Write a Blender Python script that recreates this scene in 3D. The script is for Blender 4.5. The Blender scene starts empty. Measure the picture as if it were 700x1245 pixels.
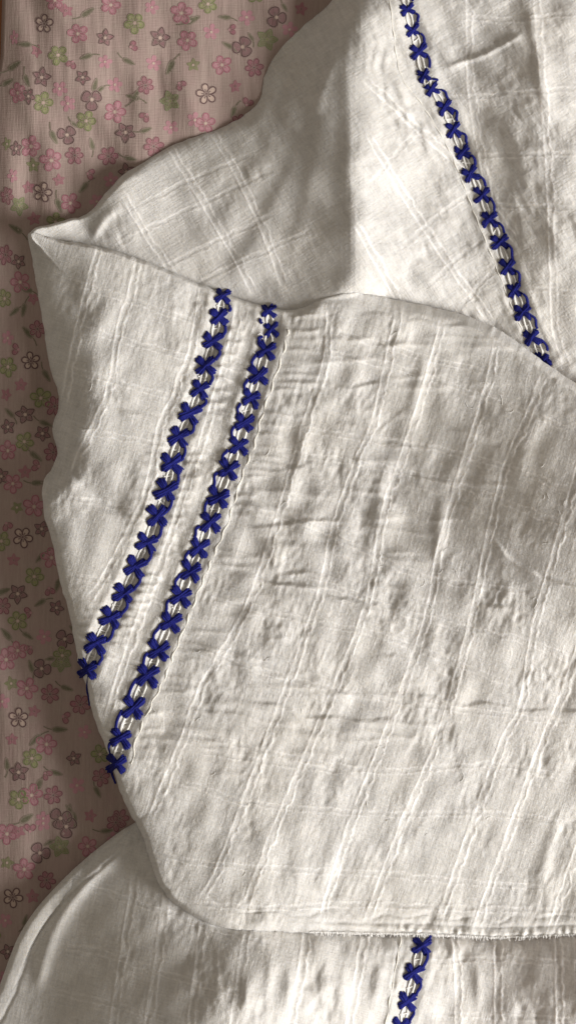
import bpy, math, random
import numpy as np

random.seed(7)
SC = bpy.context.scene
# ------------------------------------------------------------------ camera, world, light
S = 0.00028                      # metres per layout unit (one unit = 0.28 mm)
H = 2600.0                       # camera height over the bed, in layout units
CU, CV = 350.0, 622.5

cam_d = bpy.data.cameras.new('camera')
cam = bpy.data.objects.new('camera', cam_d)
SC.collection.objects.link(cam)
cam.location = (0, 0, H * S)
cam.rotation_euler = (0, 0, 0)
cam_d.sensor_fit = 'VERTICAL'
cam_d.sensor_height = 24.0
cam_d.lens = 24.0 * H / 1245.0
cam_d.clip_start = 0.02
cam_d.clip_end = 50.0
SC.camera = cam

world = bpy.data.worlds.new('World')
SC.world = world
world.use_nodes = True
bg = world.node_tree.nodes['Background']
bg.inputs['Color'].default_value = (1.0, 0.885, 0.74, 1)
bg.inputs['Strength'].default_value = 0.29

LAZ, LEL, LD = 22.0, 29.0, 1.7   # window light: degrees below "right", elevation, distance
ld = bpy.data.lights.new('window_light', 'AREA')
ld.shape = 'RECTANGLE'
ld.size = 0.62
ld.size_y = 0.62
ld.energy = 58.0
ld.color = (1.0, 0.98, 0.96)
lo = bpy.data.objects.new('window_light', ld)
SC.collection.objects.link(lo)
_ca, _sa = math.cos(math.radians(LAZ)), math.sin(math.radians(LAZ))
_ce, _se = math.cos(math.radians(LEL)), math.sin(math.radians(LEL))
lo.location = (LD * _ce * _ca, -LD * _ce * _sa, LD * _se)
from mathutils import Vector
lo.rotation_euler = (-Vector(lo.location)).to_track_quat('-Z', 'Y').to_euler()

SC.view_settings.view_transform = 'Standard'
SC.view_settings.look = 'None'
SC.view_settings.exposure = 0.0
SC.view_settings.gamma = 1.0
SC.view_settings.use_curve_mapping = False

# ------------------------------------------------------------------ numeric helpers
U0, V0, U1, V1 = -60, -60, 780, 1310
GW, GH = U1 - U0 + 1, V1 - V0 + 1
GU, GV = np.meshgrid(np.arange(U0, U1 + 1, dtype=np.float32), np.arange(V0, V1 + 1, dtype=np.float32))

def sample(F, u, v, step=1.0):
    x = np.clip((u - U0) / step, 0, F.shape[1] - 1.001)
    y = np.clip((v - V0) / step, 0, F.shape[0] - 1.001)
    i, j = x.astype(np.int64), y.astype(np.int64)
    fx, fy = x - i, y - j
    return ((F[j, i] * (1 - fx) + F[j, i + 1] * fx) * (1 - fy)
            + (F[j + 1, i] * (1 - fx) + F[j + 1, i + 1] * fx) * fy)

def up(F, step):
    return sample(F, GU, GV, step).astype(np.float32)

def smooth01(t):
    t = np.clip(t, 0, 1)
    return t * t * (3 - 2 * t)

_fy = np.fft.fftfreq(GH).astype(np.float32)[:, None]
_fx = np.fft.rfftfreq(GW).astype(np.float32)[None, :]
def noise(seed, wl_across, wl_along, deg, bw=0.45):
    """Band-limited noise; 'along' runs at deg from the u axis (v down)."""
    rng = np.random.default_rng(seed)
    F = np.fft.rfft2(rng.standard_normal((GH, GW)).astype(np.float32))
    c, s = math.cos(math.radians(deg)), math.sin(math.radians(deg))
    ka = _fx * c + _fy * s
    kp = -_fx * s + _fy * c
    rr = np.sqrt((ka * wl_along) ** 2 + (kp * wl_across) ** 2)
    F *= np.exp(-((rr - 1) / bw) ** 2)
    f = np.fft.irfft2(F, s=(GH, GW)).astype(np.float32)
    return f / (f.std() + 1e-9)

def spline(pts, step=6.0, closed=False):
    P = np.array(pts, float)
    n = len(P)
    out = []
    rng = range(n if closed else n - 1)
    for i in rng:
        if closed:
            p0, p1, p2, p3 = P[(i - 1) % n], P[i], P[(i + 1) % n], P[(i + 2) % n]
        else:
            p0, p1, p2, p3 = P[max(i - 1, 0)], P[i], P[i + 1], P[min(i + 2, n - 1)]
        m = max(2, int(math.hypot(*(p2[:2] - p1[:2])) / step))
        for k in range(m):
            t = k / m
            out.append(0.5 * ((2 * p1) + (-p0 + p2) * t + (2 * p0 - 5 * p1 + 4 * p2 - p3) * t * t
                              + (-p0 + 3 * p1 - 3 * p2 + p3) * t ** 3))
    if not closed:
        out.append(P[-1])
    return np.array(out)

def stroke(pts, reach, du=None, dv=None):
    """signed distance (positive = below / right-hand side) and 0..1 along, in a window of the layout grid"""
    P = spline(pts, 6.0)
    a0 = int(max(0, P[:, 0].min() - reach - U0)); a1 = int(min(GW, P[:, 0].max() + reach - U0 + 2))
    b0 = int(max(0, P[:, 1].min() - reach - V0)); b1 = int(min(GH, P[:, 1].max() + reach - V0 + 2))
    if a1 <= a0 or b1 <= b0:
        return None
    u = GU[b0:b1, a0:a1]; v = GV[b0:b1, a0:a1]
    if du is not None:
        u = u + du[b0:b1, a0:a1]; v = v + dv[b0:b1, a0:a1]
    best = np.full(u.shape, 1e9, np.float32); sd = np.zeros_like(best); tt = np.zeros_like(best)
    seg = np.diff(P[:, :2], axis=0); ln = np.hypot(seg[:, 0], seg[:, 1]); cum = np.concatenate([[0], np.cumsum(ln)])
    tot = cum[-1]
    for k in range(len(seg)):
        if ln[k] < 1e-6: continue
        tx, ty = seg[k] / ln[k]
        x = u - P[k, 0]; y = v - P[k, 1]
        al = np.clip(x * tx + y * ty, 0, ln[k])
        ex, ey = x - al * tx, y - al * ty
        d2 = ex * ex + ey * ey
        m = d2 < best
        best[m] = d2[m]
        sd[m] = (np.sqrt(d2) * np.sign(tx * y - ty * x))[m]
        tt[m] = ((cum[k] + al) / tot)[m]
    return (slice(b0, b1), slice(a0, a1)), sd, tt

CRU = 2.0 * noise(91, 70, 70, 0) + .4 * noise(93, 20, 20, 0); CRV = 2.0 * noise(92, 70, 70, 0) + .4 * noise(94, 20, 20, 0)
FLICK = noise(90, 40, 40, 0)
def taper(t, e=0.18):
    return smooth01(t / e) * smooth01((1 - t) / e)

def crease(F, pts, ridge, wr, valley, wv, e=0.2, one=False):
    r = stroke(pts, 6 * max(wr, wv), CRU, CRV)
    if r is None: return
    w, d, t = r
    k = (taper(t, e) if not one else smooth01((1 - t) / e)) * np.clip(0.9 + 0.22 * FLICK[w], 0.45, 1.3)
    st = smooth01((d + 4.5) / 7.5)
    F[w] += 0.85 * k * (st * ridge * np.exp(-np.maximum(d, 0) / (2.0 * wr)) - 0.5 * (1 - st) * valley * np.exp(-np.maximum(-d, 0) / (1.8 * wv)))

def ridge(F, pts, h, w_pos, w_neg, e=0.2):
    r = stroke(pts, 3.2 * max(w_pos, w_neg))
    if r is None: return
    w, d, t = r
    ww = np.where(d > 0, w_pos, w_neg)
    F[w] += taper(t, e) * h * np.exp(-(d / ww) ** 2)

def tps(pts, lam=4.0, step=6):
    P = np.array(pts, float)
    n = len(P)
    sc = 100.0
    x = P[:, :2] / sc
    def K(r2): return np.where(r2 > 1e-12, r2 * np.log(r2 + 1e-12), 0)
    r2 = ((x[:, None] - x[None]) ** 2).sum(-1)
    A = np.zeros((n + 3, n + 3)); A[:n, :n] = K(r2) + np.eye(n) * lam * 0.01
    A[:n, n] = 1; A[:n, n + 1:] = x; A[n, :n] = 1; A[n + 1:, :n] = x.T
    sol = np.linalg.solve(A, np.concatenate([P[:, 2], [0, 0, 0]]))
    cu, cv = np.meshgrid(np.arange(U0, U1 + step, step), np.arange(V0, V1 + step, step))
    q = np.stack([cu.ravel(), cv.ravel()], 1) / sc
    out = sol[n] + q @ sol[n + 1:]
    for k in range(n):
        out += sol[k] * K(((q - x[k]) ** 2).sum(1))
    return up(out.reshape(cu.shape).astype(np.float32), step)

def outline_field(pts, step=2):
    """signed distance inside an outline (positive inside) and the roll radius carried by its nearest point"""
    P = spline(pts, 6.0, closed=True)
    P[:, :2] += np.random.default_rng(len(P)).normal(0, 0.42, (len(P), 2))
    cu, cv = np.meshgrid(np.arange(U0, U1 + step, step, dtype=np.float32), np.arange(V0, V1 + step, step, dtype=np.float32))
    best = np.full(cu.shape, 1e12, np.float32); rad = np.zeros_like(best); ins = np.zeros(cu.shape, bool)
    Q = np.roll(P, -1, axis=0)
    for k in range(len(P)):
        ax, ay, ar = P[k]; bx, by, br = Q[k]
        tx, ty = bx - ax, by - ay
        l2 = tx * tx + ty * ty + 1e-9
        x = cu - ax; y = cv - ay
        al = np.clip((x * tx + y * ty) / l2, 0, 1)
        d2 = (x - al * tx) ** 2 + (y - al * ty) ** 2
        m = d2 < best
        best[m] = d2[m]; rad[m] = (ar + (br - ar) * al)[m]
        c = (ay > cv) != (by > cv)
        if abs(by - ay) > 1e-9:
            ins ^= c & (cu < tx * (cv - ay) / (by - ay) + ax)
    sd = np.sqrt(best) * np.where(ins, 1, -1)
    return up(sd, step), up(rad, step), P

def roll(d, r):
    t = np.clip(d / np.maximum(r, 0.5), 0, 1)
    return np.sqrt(np.clip(1 - (1 - t) ** 2, 0, 1))

def W(u, v, z):
    u = np.asarray(u, float); v = np.asarray(v, float); z = np.asarray(z, float)
    k = 1 - z / H
    return np.stack([(u - CU) * k * S, (CV - v) * k * S, z * S], -1)

# ------------------------------------------------------------------ mesh helpers
def make_mesh(name, V, faces, mat, attrs=None, uv=None):
    """faces: list of int arrays (n,3) or (n,4)"""
    me = bpy.data.meshes.new(name)
    V = np.asarray(V, np.float32)
    loops = np.concatenate([f.ravel() for f in faces]).astype(np.int32)
    sizes = np.concatenate([np.full(len(f), f.shape[1], np.int32) for f in faces])
    starts = np.concatenate([[0], np.cumsum(sizes)[:-1]]).astype(np.int32)
    me.vertices.add(len(V)); me.vertices.foreach_set('co', V.ravel())
    me.loops.add(len(loops)); me.loops.foreach_set('vertex_index', loops)
    me.polygons.add(len(sizes)); me.polygons.foreach_set('loop_start', starts)
    me.update(calc_edges=True)
    me.validate()
    me.polygons.foreach_set('use_smooth', np.ones(len(me.polygons), bool))
    for nm, (kind, data) in (attrs or {}).items():
        at = me.attributes.new(nm, kind, 'POINT')
        at.data.foreach_set({'FLOAT': 'value', 'FLOAT_COLOR': 'color', 'FLOAT_VECTOR': 'vector'}[kind],
                            np.asarray(data, np.float32).ravel())
    me.materials.append(mat)
    me.update()
    return me

def link(name, me, parent=None):
    o = bpy.data.objects.new(name, me)
    SC.collection.objects.link(o)
    if parent is not None: o.parent = parent
    return o

def tube(path, rad, sides=8, closed=False, cap=True):
    """path (n,3) in layout units; returns verts (layout units) and quads/tris"""
    P = np.asarray(path, float); n = len(P)
    rad = np.broadcast_to(np.asarray(rad, float), (n,))
    if closed:
        T = np.roll(P, -1, 0) - np.roll(P, 1, 0)
    else:
        T = np.gradient(P, axis=0)
    T /= np.linalg.norm(T, axis=1)[:, None] + 1e-9
    ref = np.array([0, 0, 1.0])
    A = np.cross(T, ref); A /= np.linalg.norm(A, axis=1)[:, None] + 1e-9
    B = np.cross(A, T)
    th = np.linspace(0, 2 * math.pi, sides, endpoint=False)
    V = P[:, None] + rad[:, None, None] * (np.cos(th)[None, :, None] * A[:, None] + np.sin(th)[None, :, None] * B[:, None])
    V = V.reshape(-1, 3)
    m = n if closed else n - 1
    i = np.arange(m)[:, None]; j = np.arange(sides)[None]
    i2 = (i + 1) % n; j2 = (j + 1) % sides
    q = np.stack([i * sides + j, i * sides + j2, i2 * sides + j2, i2 * sides + j], -1).reshape(-1, 4)
    return V, q

class Bundle:
    def __init__(self): self.V, self.F, self.n = [], [], 0
    def add(self, V, F):
        self.V.append(V); self.F.append(F + self.n); self.n += len(V)
    def build(self, name, mat, parent, shared=None):
        V = np.concatenate(self.V)
        me = make_mesh(name, W(V[:, 0], V[:, 1], V[:, 2]), [np.concatenate(self.F)], mat)
        return link(name, me, parent)

def layer_mesh(name, outl, Z, mat, step, parent, cords, uvdeg):
    sd, P = outl
    u0, v0 = max(U0 + 2, P[:, 0].min() - 2), max(V0 + 2, P[:, 1].min() - 2)
    u1, v1 = min(U1 - 2, P[:, 0].max() + 2), min(V1 - 2, P[:, 1].max() + 2)
    gu, gv = np.meshgrid(np.arange(u0, u1, step), np.arange(v0, v1, step))
    h, w = gu.shape
    d = sample(sd, gu, gv)
    ins = d > 0
    cell = ins[:-1, :-1] | ins[1:, :-1] | ins[:-1, 1:] | ins[1:, 1:]
    used = np.zeros((h, w), bool)
    used[:-1, :-1] |= cell; used[1:, :-1] |= cell; used[:-1, 1:] |= cell; used[1:, 1:] |= cell
    snap = used & ~ins
    # snap the rim on to the exact outline
    pu, pv = gu[snap], gv[snap]
    best = np.full(pu.shape, 1e12); nu, nv = pu.copy(), pv.copy()
    Q = np.roll(P, -1, axis=0)
    for k in range(len(P)):
        ax, ay = P[k, :2]; tx, ty = Q[k, 0] - ax, Q[k, 1] - ay
        al = np.clip(((pu - ax) * tx + (pv - ay) * ty) / (tx * tx + ty * ty + 1e-9), 0, 1)
        qx, qy = ax + al * tx, ay + al * ty
        d2 = (pu - qx) ** 2 + (pv - qy) ** 2
        m = d2 < best
        best[m] = d2[m]; nu[m] = qx[m]; nv[m] = qy[m]
    gu = gu.copy(); gv = gv.copy()
    gu[snap] = nu; gv[snap] = nv
    idx = np.full((h, w), -1, np.int64); idx[used] = np.arange(used.sum())
    q = np.stack([idx[:-1, :-1][cell], idx[1:, :-1][cell], idx[1:, 1:][cell], idx[:-1, 1:][cell]], -1)
    u, v = gu[used], gv[used]
    z = sample(Z, u, v)
    c = sample(cords, u, v)
    a = math.radians(uvdeg)
    uvw = np.stack([u * math.cos(a) + v * math.sin(a), -u * math.sin(a) + v * math.cos(a), np.zeros_like(u)], -1)
    me = make_mesh(name, W(u, v, z), [q], mat,
                   {'cord': ('FLOAT', c), 'cloth': ('FLOAT_VECTOR', uvw * 0.01)})
    return link(name, me, parent)

# ------------------------------------------------------------------ materials
def srgb(r, g, b):
    f = lambda c: (c / 12.92 if c <= 0.04045 else ((c + 0.055) / 1.055) ** 2.4)
    return (f(r / 255), f(g / 255), f(b / 255))

class NT:
    def __init__(self, name):
        self.m = bpy.data.materials.new(name); self.m.use_nodes = True
        self.t = self.m.node_tree; self.t.nodes.clear()
        self.out = self.n('ShaderNodeOutputMaterial')
    def n(self, typ, **kw):
        nd = self.t.nodes.new(typ)
        for k, v in kw.items(): setattr(nd, k, v)
        return nd
    def l(self, a, b): self.t.links.new(a, b)
    def attr(self, name, sock):
        return self.n('ShaderNodeAttribute', attribute_name=name).outputs[sock]
    def mapping(self, vec, scale):
        mp = self.n('ShaderNodeMapping'); mp.inputs['Scale'].default_value = scale
        self.l(vec, mp.inputs['Vector']); return mp.outputs['Vector']
    def noise(self, vec, scale, detail=2.0, rough=0.5):
        nd = self.n('ShaderNodeTexNoise'); nd.inputs['Scale'].default_value = scale
        nd.inputs['Detail'].default_value = detail; nd.inputs['Roughness'].default_value = rough
        self.l(vec, nd.inputs['Vector']); return nd.outputs['Fac']
    def math(self, op, a, b=None, clamp=False):
        nd = self.n('ShaderNodeMath', operation=op, use_clamp=clamp)
        for i, x in enumerate((a, b)):
            if x is None: continue
            if isinstance(x, (int, float)): nd.inputs[i].default_value = x
            else: self.l(x, nd.inputs[i])
        return nd.outputs[0]
    def mix(self, fac, a, b):
        nd = self.n('ShaderNodeMix', data_type='RGBA')
        for s, x in ((nd.inputs[0], fac), (nd.inputs[6], a), (nd.inputs[7], b)):
            if isinstance(x, (int, float)): s.default_value = x
            elif isinstance(x, tuple): s.default_value = x + (1,) if len(x) == 3 else x
            else: self.l(x, s)
        return nd.outputs[2]
    def range(self, x, a, b, c, d):
        nd = self.n('ShaderNodeMapRange'); self.l(x, nd.inputs[0])
        for i, q in enumerate((a, b, c, d)): nd.inputs[i + 1].default_value = q
        return nd.outputs[0]
    def bump(self, h, dist, strength=1.0):
        nd = self.n('ShaderNodeBump'); nd.inputs['Distance'].default_value = dist
        nd.inputs['Strength'].default_value = strength
        self.l(h, nd.inputs['Height']); return nd.outputs['Normal']

def cloth_material(name, base, dense, translucency=0.16):
    N = NT(name)
    c = N.attr('cloth', 'Vector')
    cord = N.attr('cord', 'Fac')
    warp = N.noise(N.mapping(c, (34, 3.5, 1)), 1.0, 4, 0.7)
    weft = N.noise(N.mapping(c, (4, 36, 1)), 1.0, 4, 0.7)
    fuzz = N.noise(N.mapping(c, (40, 40, 1)), 1.0, 4, 0.7)
    patch = N.noise(N.mapping(c, (8.5, 5.5, 1)), 1.0, 4, 0.7)
    weave = N.math('ADD', N.math('ADD', warp, weft), N.math('MULTIPLY', fuzz, 0.8))
    thin = N.range(N.math('ADD', weave, N.math('MULTIPLY', patch, 1.2)), 1.3, 2.7, 0.0, 1.0)
    col = N.mix(thin, tuple(x * 0.68 for x in base), tuple(min(x * 1.16, .86) for x in base))
    col = N.mix(cord, col, dense)
    age = N.noise(N.mapping(c, (0.9, 0.7, 1)), 1.0, 4, 0.6)
    col = N.mix(N.range(age, 0.42, 0.75, 0, 0.28), col, (0.72, 0.675, 0.59))
    nrm = N.bump(weave, 0.00028, 0.8)
    p = N.n('ShaderNodeBsdfPrincipled')
    N.l(col, p.inputs['Base Color'])
    p.inputs['Roughness'].default_value = 0.9
    p.inputs['Specular IOR Level'].default_value = 0.15
    p.inputs['Sheen Weight'].default_value = 0.12
    p.inputs['Sheen Roughness'].default_value = 0.5
    p.inputs['Subsurface Weight'].default_value = 0.55
    p.inputs['Subsurface Radius'].default_value = (1.0, 0.9, 0.75)
    p.inputs['Subsurface Scale'].default_value = 0.0011
    N.l(nrm, p.inputs['Normal'])
    tr = N.n('ShaderNodeBsdfTranslucent'); N.l(col, tr.inputs['Color']); N.l(nrm, tr.inputs['Normal'])
    mx = N.n('ShaderNodeMixShader'); mx.inputs[0].default_value = translucency
    N.l(p.outputs[0], mx.inputs[1]); N.l(tr.outputs[0], mx.inputs[2])
    N.l(mx.outputs[0], N.out.inputs['Surface'])
    return N.m

M_CLOTH = cloth_material('white_gauze_cotton', (0.705, 0.685, 0.653), (0.93, 0.91, 0.885))
M_HEM = M_CLOTH

def thread_material(name, colour, colour2, rough, sheen):
    N = NT(name)
    g = N.n('ShaderNodeTexCoord').outputs['Object']
    f = N.noise(N.mapping(g, (2600, 2600, 2600)), 1.0, 4, 0.7)
    col = N.mix(N.range(f, 0.3, 0.7, 0, 1), colour, colour2)
    p = N.n('ShaderNodeBsdfPrincipled')
    N.l(col, p.inputs['Base Color'])
    p.inputs['Roughness'].default_value = rough
    p.inputs['Specular IOR Level'].default_value = 0.12
    p.inputs['Sheen Weight'].default_value = sheen
    N.l(N.bump(f, 0.0004, 0.8), p.inputs['Normal'])
    N.l(p.outputs[0], N.out.inputs['Surface'])
    return N.m
M_BLUE = thread_material('navy_blue_floss', (0.005, 0.006, 0.05), (0.017, 0.021, 0.22), 0.75, 0.0)
M_CREAM = thread_material('cream_seam_thread', (0.62, 0.59, 0.53), (0.72, 0.69, 0.63), 0.9, 0.0)
M_OPEN = thread_material('openwork_cotton', (0.66, 0.64, 0.60), (0.78, 0.76, 0.72), 0.9, 0.0)
M_WHITE = thread_material('white_cotton_thread', (0.72, 0.70, 0.67), (0.82, 0.81, 0.78), 0.85, 0.1)

def sheet_material():
    N = NT('printed_bedsheet_cotton')
    c = N.attr('cloth', 'Vector')
    ink = N.n('ShaderNodeAttribute', attribute_name='ink')
    streak = N.noise(N.mapping(c, (34, 3.0, 1)), 1.0, 4, 0.65)
    weft = N.noise(N.mapping(c, (6, 60, 1)), 1.0, 3, 0.6)
    blot = N.noise(N.mapping(c, (5, 5, 1)), 1.0, 3, 0.6)
    base = N.mix(N.range(streak, 0.3, 0.72, 0, 1), srgb(147, 130, 122), srgb(159, 142, 133))
    base = N.mix(N.math('MULTIPLY', N.range(blot, 0.35, 0.7, 0, 1), 0.35), base, srgb(156, 128, 126))
    wear = N.range(N.math('ADD', N.math('MULTIPLY', streak, 0.6), N.math('MULTIPLY', weft, 0.5)), 0.35, 0.7, 1.0, 0.8)
    fac = N.math('MULTIPLY', ink.outputs['Alpha'], wear, True)
    col = N.mix(fac, base, ink.outputs['Color'])
    p = N.n('ShaderNodeBsdfPrincipled'); N.l(col, p.inputs['Base Color'])
    p.inputs['Roughness'].default_value = 0.85
    p.inputs['Specular IOR Level'].default_value = 0.2
    h = N.math('ADD', N.math('MULTIPLY', streak, 1.3), weft)
    N.l(N.bump(h, 0.0003, 0.5), p.inputs['Normal'])
    N.l(p.outputs[0], N.out.inputs['Surface'])
    return N.m
M_SHEET = sheet_material()

def wood_material():
    N = NT('brown_varnished_wood')
    g = N.n('ShaderNodeTexCoord').outputs['Object']
    f = N.noise(N.mapping(g, (260, 12, 12)), 1.0, 5, 0.6)
    col = N.mix(f, srgb(112, 62, 28), srgb(158, 96, 48))
    p = N.n('ShaderNodeBsdfPrincipled'); N.l(col, p.inputs['Base Color'])
    p.inputs['Roughness'].default_value = 0.4
    N.l(p.outputs[0], N.out.inputs['Surface'])
    return N.m
M_WOOD = wood_material()

# ------------------------------------------------------------------ the bed
EV = np.array([-400, 0, 70, 120, 300, 600, 1245, 1700.]); EU = np.array([9, 6, 4, -5, -24, -42, -55, -60.])
RB = 85.0
SW1 = noise(301, 60, 240, 82); SW3 = noise(303, 70, 150, 60); SW2 = noise(302, 14, 120, 86)
def sheet_z(u, v):
    u = np.asarray(u, float); v = np.asarray(v, float)
    e = np.interp(v, EV, EU)
    x = np.clip(u - e, 0, RB)
    z = -18 * (1 - x / RB) ** 2.0
    flat = smooth01((u - e) / 50)
    z = z - 0.15 * np.clip(215 - u, 0, 400) * smooth01((v - 120) / 420)
    z = z + 2.4 * flat * sample(SW3, u, v) * smooth01((420 - v) / 200)
    return z + flat * (1.8 * sample(SW1, u, v) + 0.22 * sample(SW2, u, v))

def bed():
    a = np.concatenate([np.linspace(0, 8, 6)[:-1], np.arange(8, 520, 3.0), np.linspace(520, 1300, 30)])
    vv = np.concatenate([np.linspace(-420, -40, 20), np.arange(-37, 1290, 4.0), np.linspace(1300, 1700, 20)])
    A, Vv = np.meshgrid(a, vv)
    E = np.interp(Vv, EV, EU)
    Ug = A + E
    Z = sheet_z(Ug, Vv)
    # hanging side below the rounded edge
    drop = np.array([-260., -200, -140, -90])[None, :]
    Eh = np.interp(vv, EV, EU)[:, None]
    zc = sheet_z(Eh, vv[:, None])
    Us = np.concatenate([np.repeat(Eh, 4, 1) + np.array([-3, -2, -1, -.3])[None], Ug], 1)
    Zs = np.concatenate([np.minimum(np.repeat(drop, len(vv), 0), zc - 5), Z], 1)
    Vs = np.concatenate([np.repeat(vv[:, None], 4, 1), Vv], 1)
    h, w = Us.shape
    idx = np.arange(h * w).reshape(h, w)
    q = np.stack([idx[:-1, :-1], idx[1:, :-1], idx[1:, 1:], idx[:-1, 1:]], -1).reshape(-1, 4)
    verts = [np.stack([Us.ravel(), Vs.ravel(), Zs.ravel()], -1)]
    ink = [np.tile([0.4, 0.2, 0.25, 0.0], (h * w, 1))]
    faces4 = [q]; faces3 = []
    n = h * w

    # printed motifs: flat inked shapes that lie on the weave
    def fan(c, ring, col, a_in, a_out, lift):
        nonlocal n
        R = np.array(ring); m = len(R)
        pts = np.concatenate([[c], R])
        z = sheet_z(pts[:, 0], pts[:, 1]) + lift
        verts.append(np.column_stack([pts, z]))
        al = np.concatenate([[a_in], np.full(m, a_out)])
        ink.append(np.column_stack([np.tile(col, (m + 1, 1)), al]))
        i = np.arange(m)
        faces3.append(np.stack([np.zeros(m, int), 1 + (i + 1) % m, 1 + i], -1) + n)
        n += m + 1
    def band(ring, w_, col, al, lift, closed=True):
        nonlocal n
        R = np.array(ring); m = len(R)
        T = (np.roll(R, -1, 0) - np.roll(R, 1, 0)) if closed else np.gradient(R, axis=0)
        T /= np.hypot(T[:, 0], T[:, 1])[:, None] + 1e-9
        Nn = np.stack([-T[:, 1], T[:, 0]], -1)
        offs = [(-w_, 0.0), (-w_ * 0.3, al), (w_ * 0.3, al), (w_, 0.0)]
        pts = np.concatenate([R + Nn * o for o, _ in offs])
        z = sheet_z(pts[:, 0], pts[:, 1]) + lift
        verts.append(np.column_stack([pts, z]))
        ink.append(np.column_stack([np.tile(col, (4 * m, 1)), np.concatenate([np.full(m, x) for _, x in offs])]))
        i = np.arange(m if closed else m - 1)
        for k in range(3):
            faces4.append(np.stack([k * m + i, k * m + (i + 1) % m, (k + 1) * m + (i + 1) % m, (k + 1) * m + i], -1) + n)
        n += 4 * m

    PINK, ROSE, DEEP = srgb(176, 114, 132), srgb(146, 76, 98), srgb(112, 50, 70)
    PLUM, DARK, CREAM = srgb(102, 46, 66), srgb(58, 24, 34), srgb(198, 176, 160)
    GREEN, LIME, LEAF = srgb(96, 112, 54), srgb(126, 142, 74), srgb(72, 80, 50)
    rng = random.Random(11)

    def petal_ring(cx, cy, ang, r0, r1, wd, pointed, sx):
        pts = []
        for k in range(14):
            a_ = 2 * math.pi * k / 14
            ca, sa = math.cos(a_), math.sin(a_)
            ln = (r1 - r0) / 2
            x = (r0 + r1) / 2 + ln * ca
            y = wd * sa * ((1 - 0.55 * max(ca, -0.2)) if pointed else (1 + 0.25 * ca))
            pts.append((cx + sx * (x * math.cos(ang) - y * math.sin(ang)), cy + x * math.sin(ang) + y * math.cos(ang)))
        return pts
    def bloom(u, v, r, npet, fill, line, centre, pointed=False, lw=0.9, fa=0.72, la=0.9, a0=None, miss=0):
        a0 = rng.uniform(0, 6.28) if a0 is None else a0
        e = float(np.interp(v, EV, EU)); sx = 1.0
        x = u - e
        if x < RB:                       # the print turns away with the rounded edge
            sx = max(0.4, min(1.0, 0.45 + 0.55 * x / 60))
        wd = r * (0.30 if pointed else 1.95 / npet * 0.78)
        for k in range(npet - miss):
            ang = a0 + 2 * math.pi * k / npet + rng.uniform(-.09, .09)
            rr = r * rng.uniform(0.92, 1.06)
            ring = petal_ring(u, v, ang, r * 0.10, rr, wd, pointed, sx)
            c = np.mean(ring, 0)
            fan(c, ring, fill, fa * rng.uniform(.75, 1), fa * 0.85, 0.22 + 0.01 * k)
            if line is not None:
                band(ring, lw, line, la, 0.34 + 0.01 * k)
        cr = [(u + sx * r * 0.2 * math.cos(t), v + r * 0.2 * math.sin(t)) for t in np.linspace(0, 6.28, 9)[:-1]]
        fan((u, v), cr, centre, 0.95, 0.1, 0.46)
        if line is not None:
            for k in range(npet - miss):
                ang = a0 + 2 * math.pi * k / npet
                p = [(u + sx * r * t * math.cos(ang), v + r * t * math.sin(ang)) for t in (0.15, 0.32, 0.48)]
                band(p, lw * 0.8, line, la * 0.7, 0.42, False)
    def leaf(u, v, s, ang=None, stem=True):
        ang = rng.uniform(0, 6.28) if ang is None else ang
        L = 8.5 * s
        ring = []
        for k in range(12):
            a_ = 2 * math.pi * k / 12
            x = L * math.cos(a_); y = 2.9 * s * math.sin(a_) * (1 - 0.4 * math.cos(a_))
            ring.append((u + x * math.cos(ang) - y * math.sin(ang), v + x * math.sin(ang) + y * math.cos(ang)))
        fan((u, v), ring, LEAF, 0.85, 0.7, 0.24)
        band(ring, 0.7, srgb(84, 92, 62), 0.6, 0.3)
        if stem:
            p = [(u - math.cos(ang) * t * s + math.sin(ang) * (t - 7) ** 2 * .03, v - math.sin(ang) * t * s - math.cos(ang) * (t - 7) ** 2 * .03) for t in (6, 10, 14, 18)]
            band(p, 0.9, LEAF, 0.8, 0.28, False)
    def motif(kind, u, v):
        k = rng.uniform(.80, .94)
        if kind == 'A': bloom(u, v, 14.5 * k, 5, PINK, ROSE, CREAM, lw=1.1)
        elif kind == 'D': bloom(u, v, 14 * k, 5, CREAM, DARK, DARK, lw=1.1, fa=0.55)
        elif kind == 'G': bloom(u, v, 13.5 * k, 5, LIME, GREEN, CREAM, lw=1.3)
        elif kind == 'g': bloom(u, v, 10 * k, 5, GREEN, None, CREAM, pointed=True)
        elif kind == 'S': bloom(u, v, 14.5 * k, 5, PLUM, DARK, CREAM, pointed=True, lw=1.0, fa=0.7)
        elif kind == 'H': bloom(u, v, 14.5 * k, 5, GREEN, srgb(98, 118, 66), LIME, pointed=True, lw=1.0, fa=0.75)
        elif kind == 'R': bloom(u, v, 13 * k, 6, ROSE, DEEP, DARK, lw=1.1, fa=0.75)
        elif kind == 'E': bloom(u, v, 14 * k, 3, PLUM, DARK, CREAM, lw=1.1, fa=0.65); leaf(u + 10, v - 12, .7)
        elif kind == 'P': bloom(u, v, 11 * k, 5, PINK, None, CREAM)
        elif kind == 'p': bloom(u, v, 10 * k, 5, ROSE, None, DEEP, pointed=True, fa=0.7)
        elif kind == 'd': bloom(u, v, 11.5 * k, 5, DEEP, DARK, CREAM, pointed=True, lw=.8, fa=.7)
        elif kind == 'b': bloom(u, v, 10.5 * k, 5, ROSE, DEEP, PINK, lw=.9, miss=3, fa=.8)
        elif kind == 'l': leaf(u, v, rng.uniform(.85, 1.15))
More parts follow.
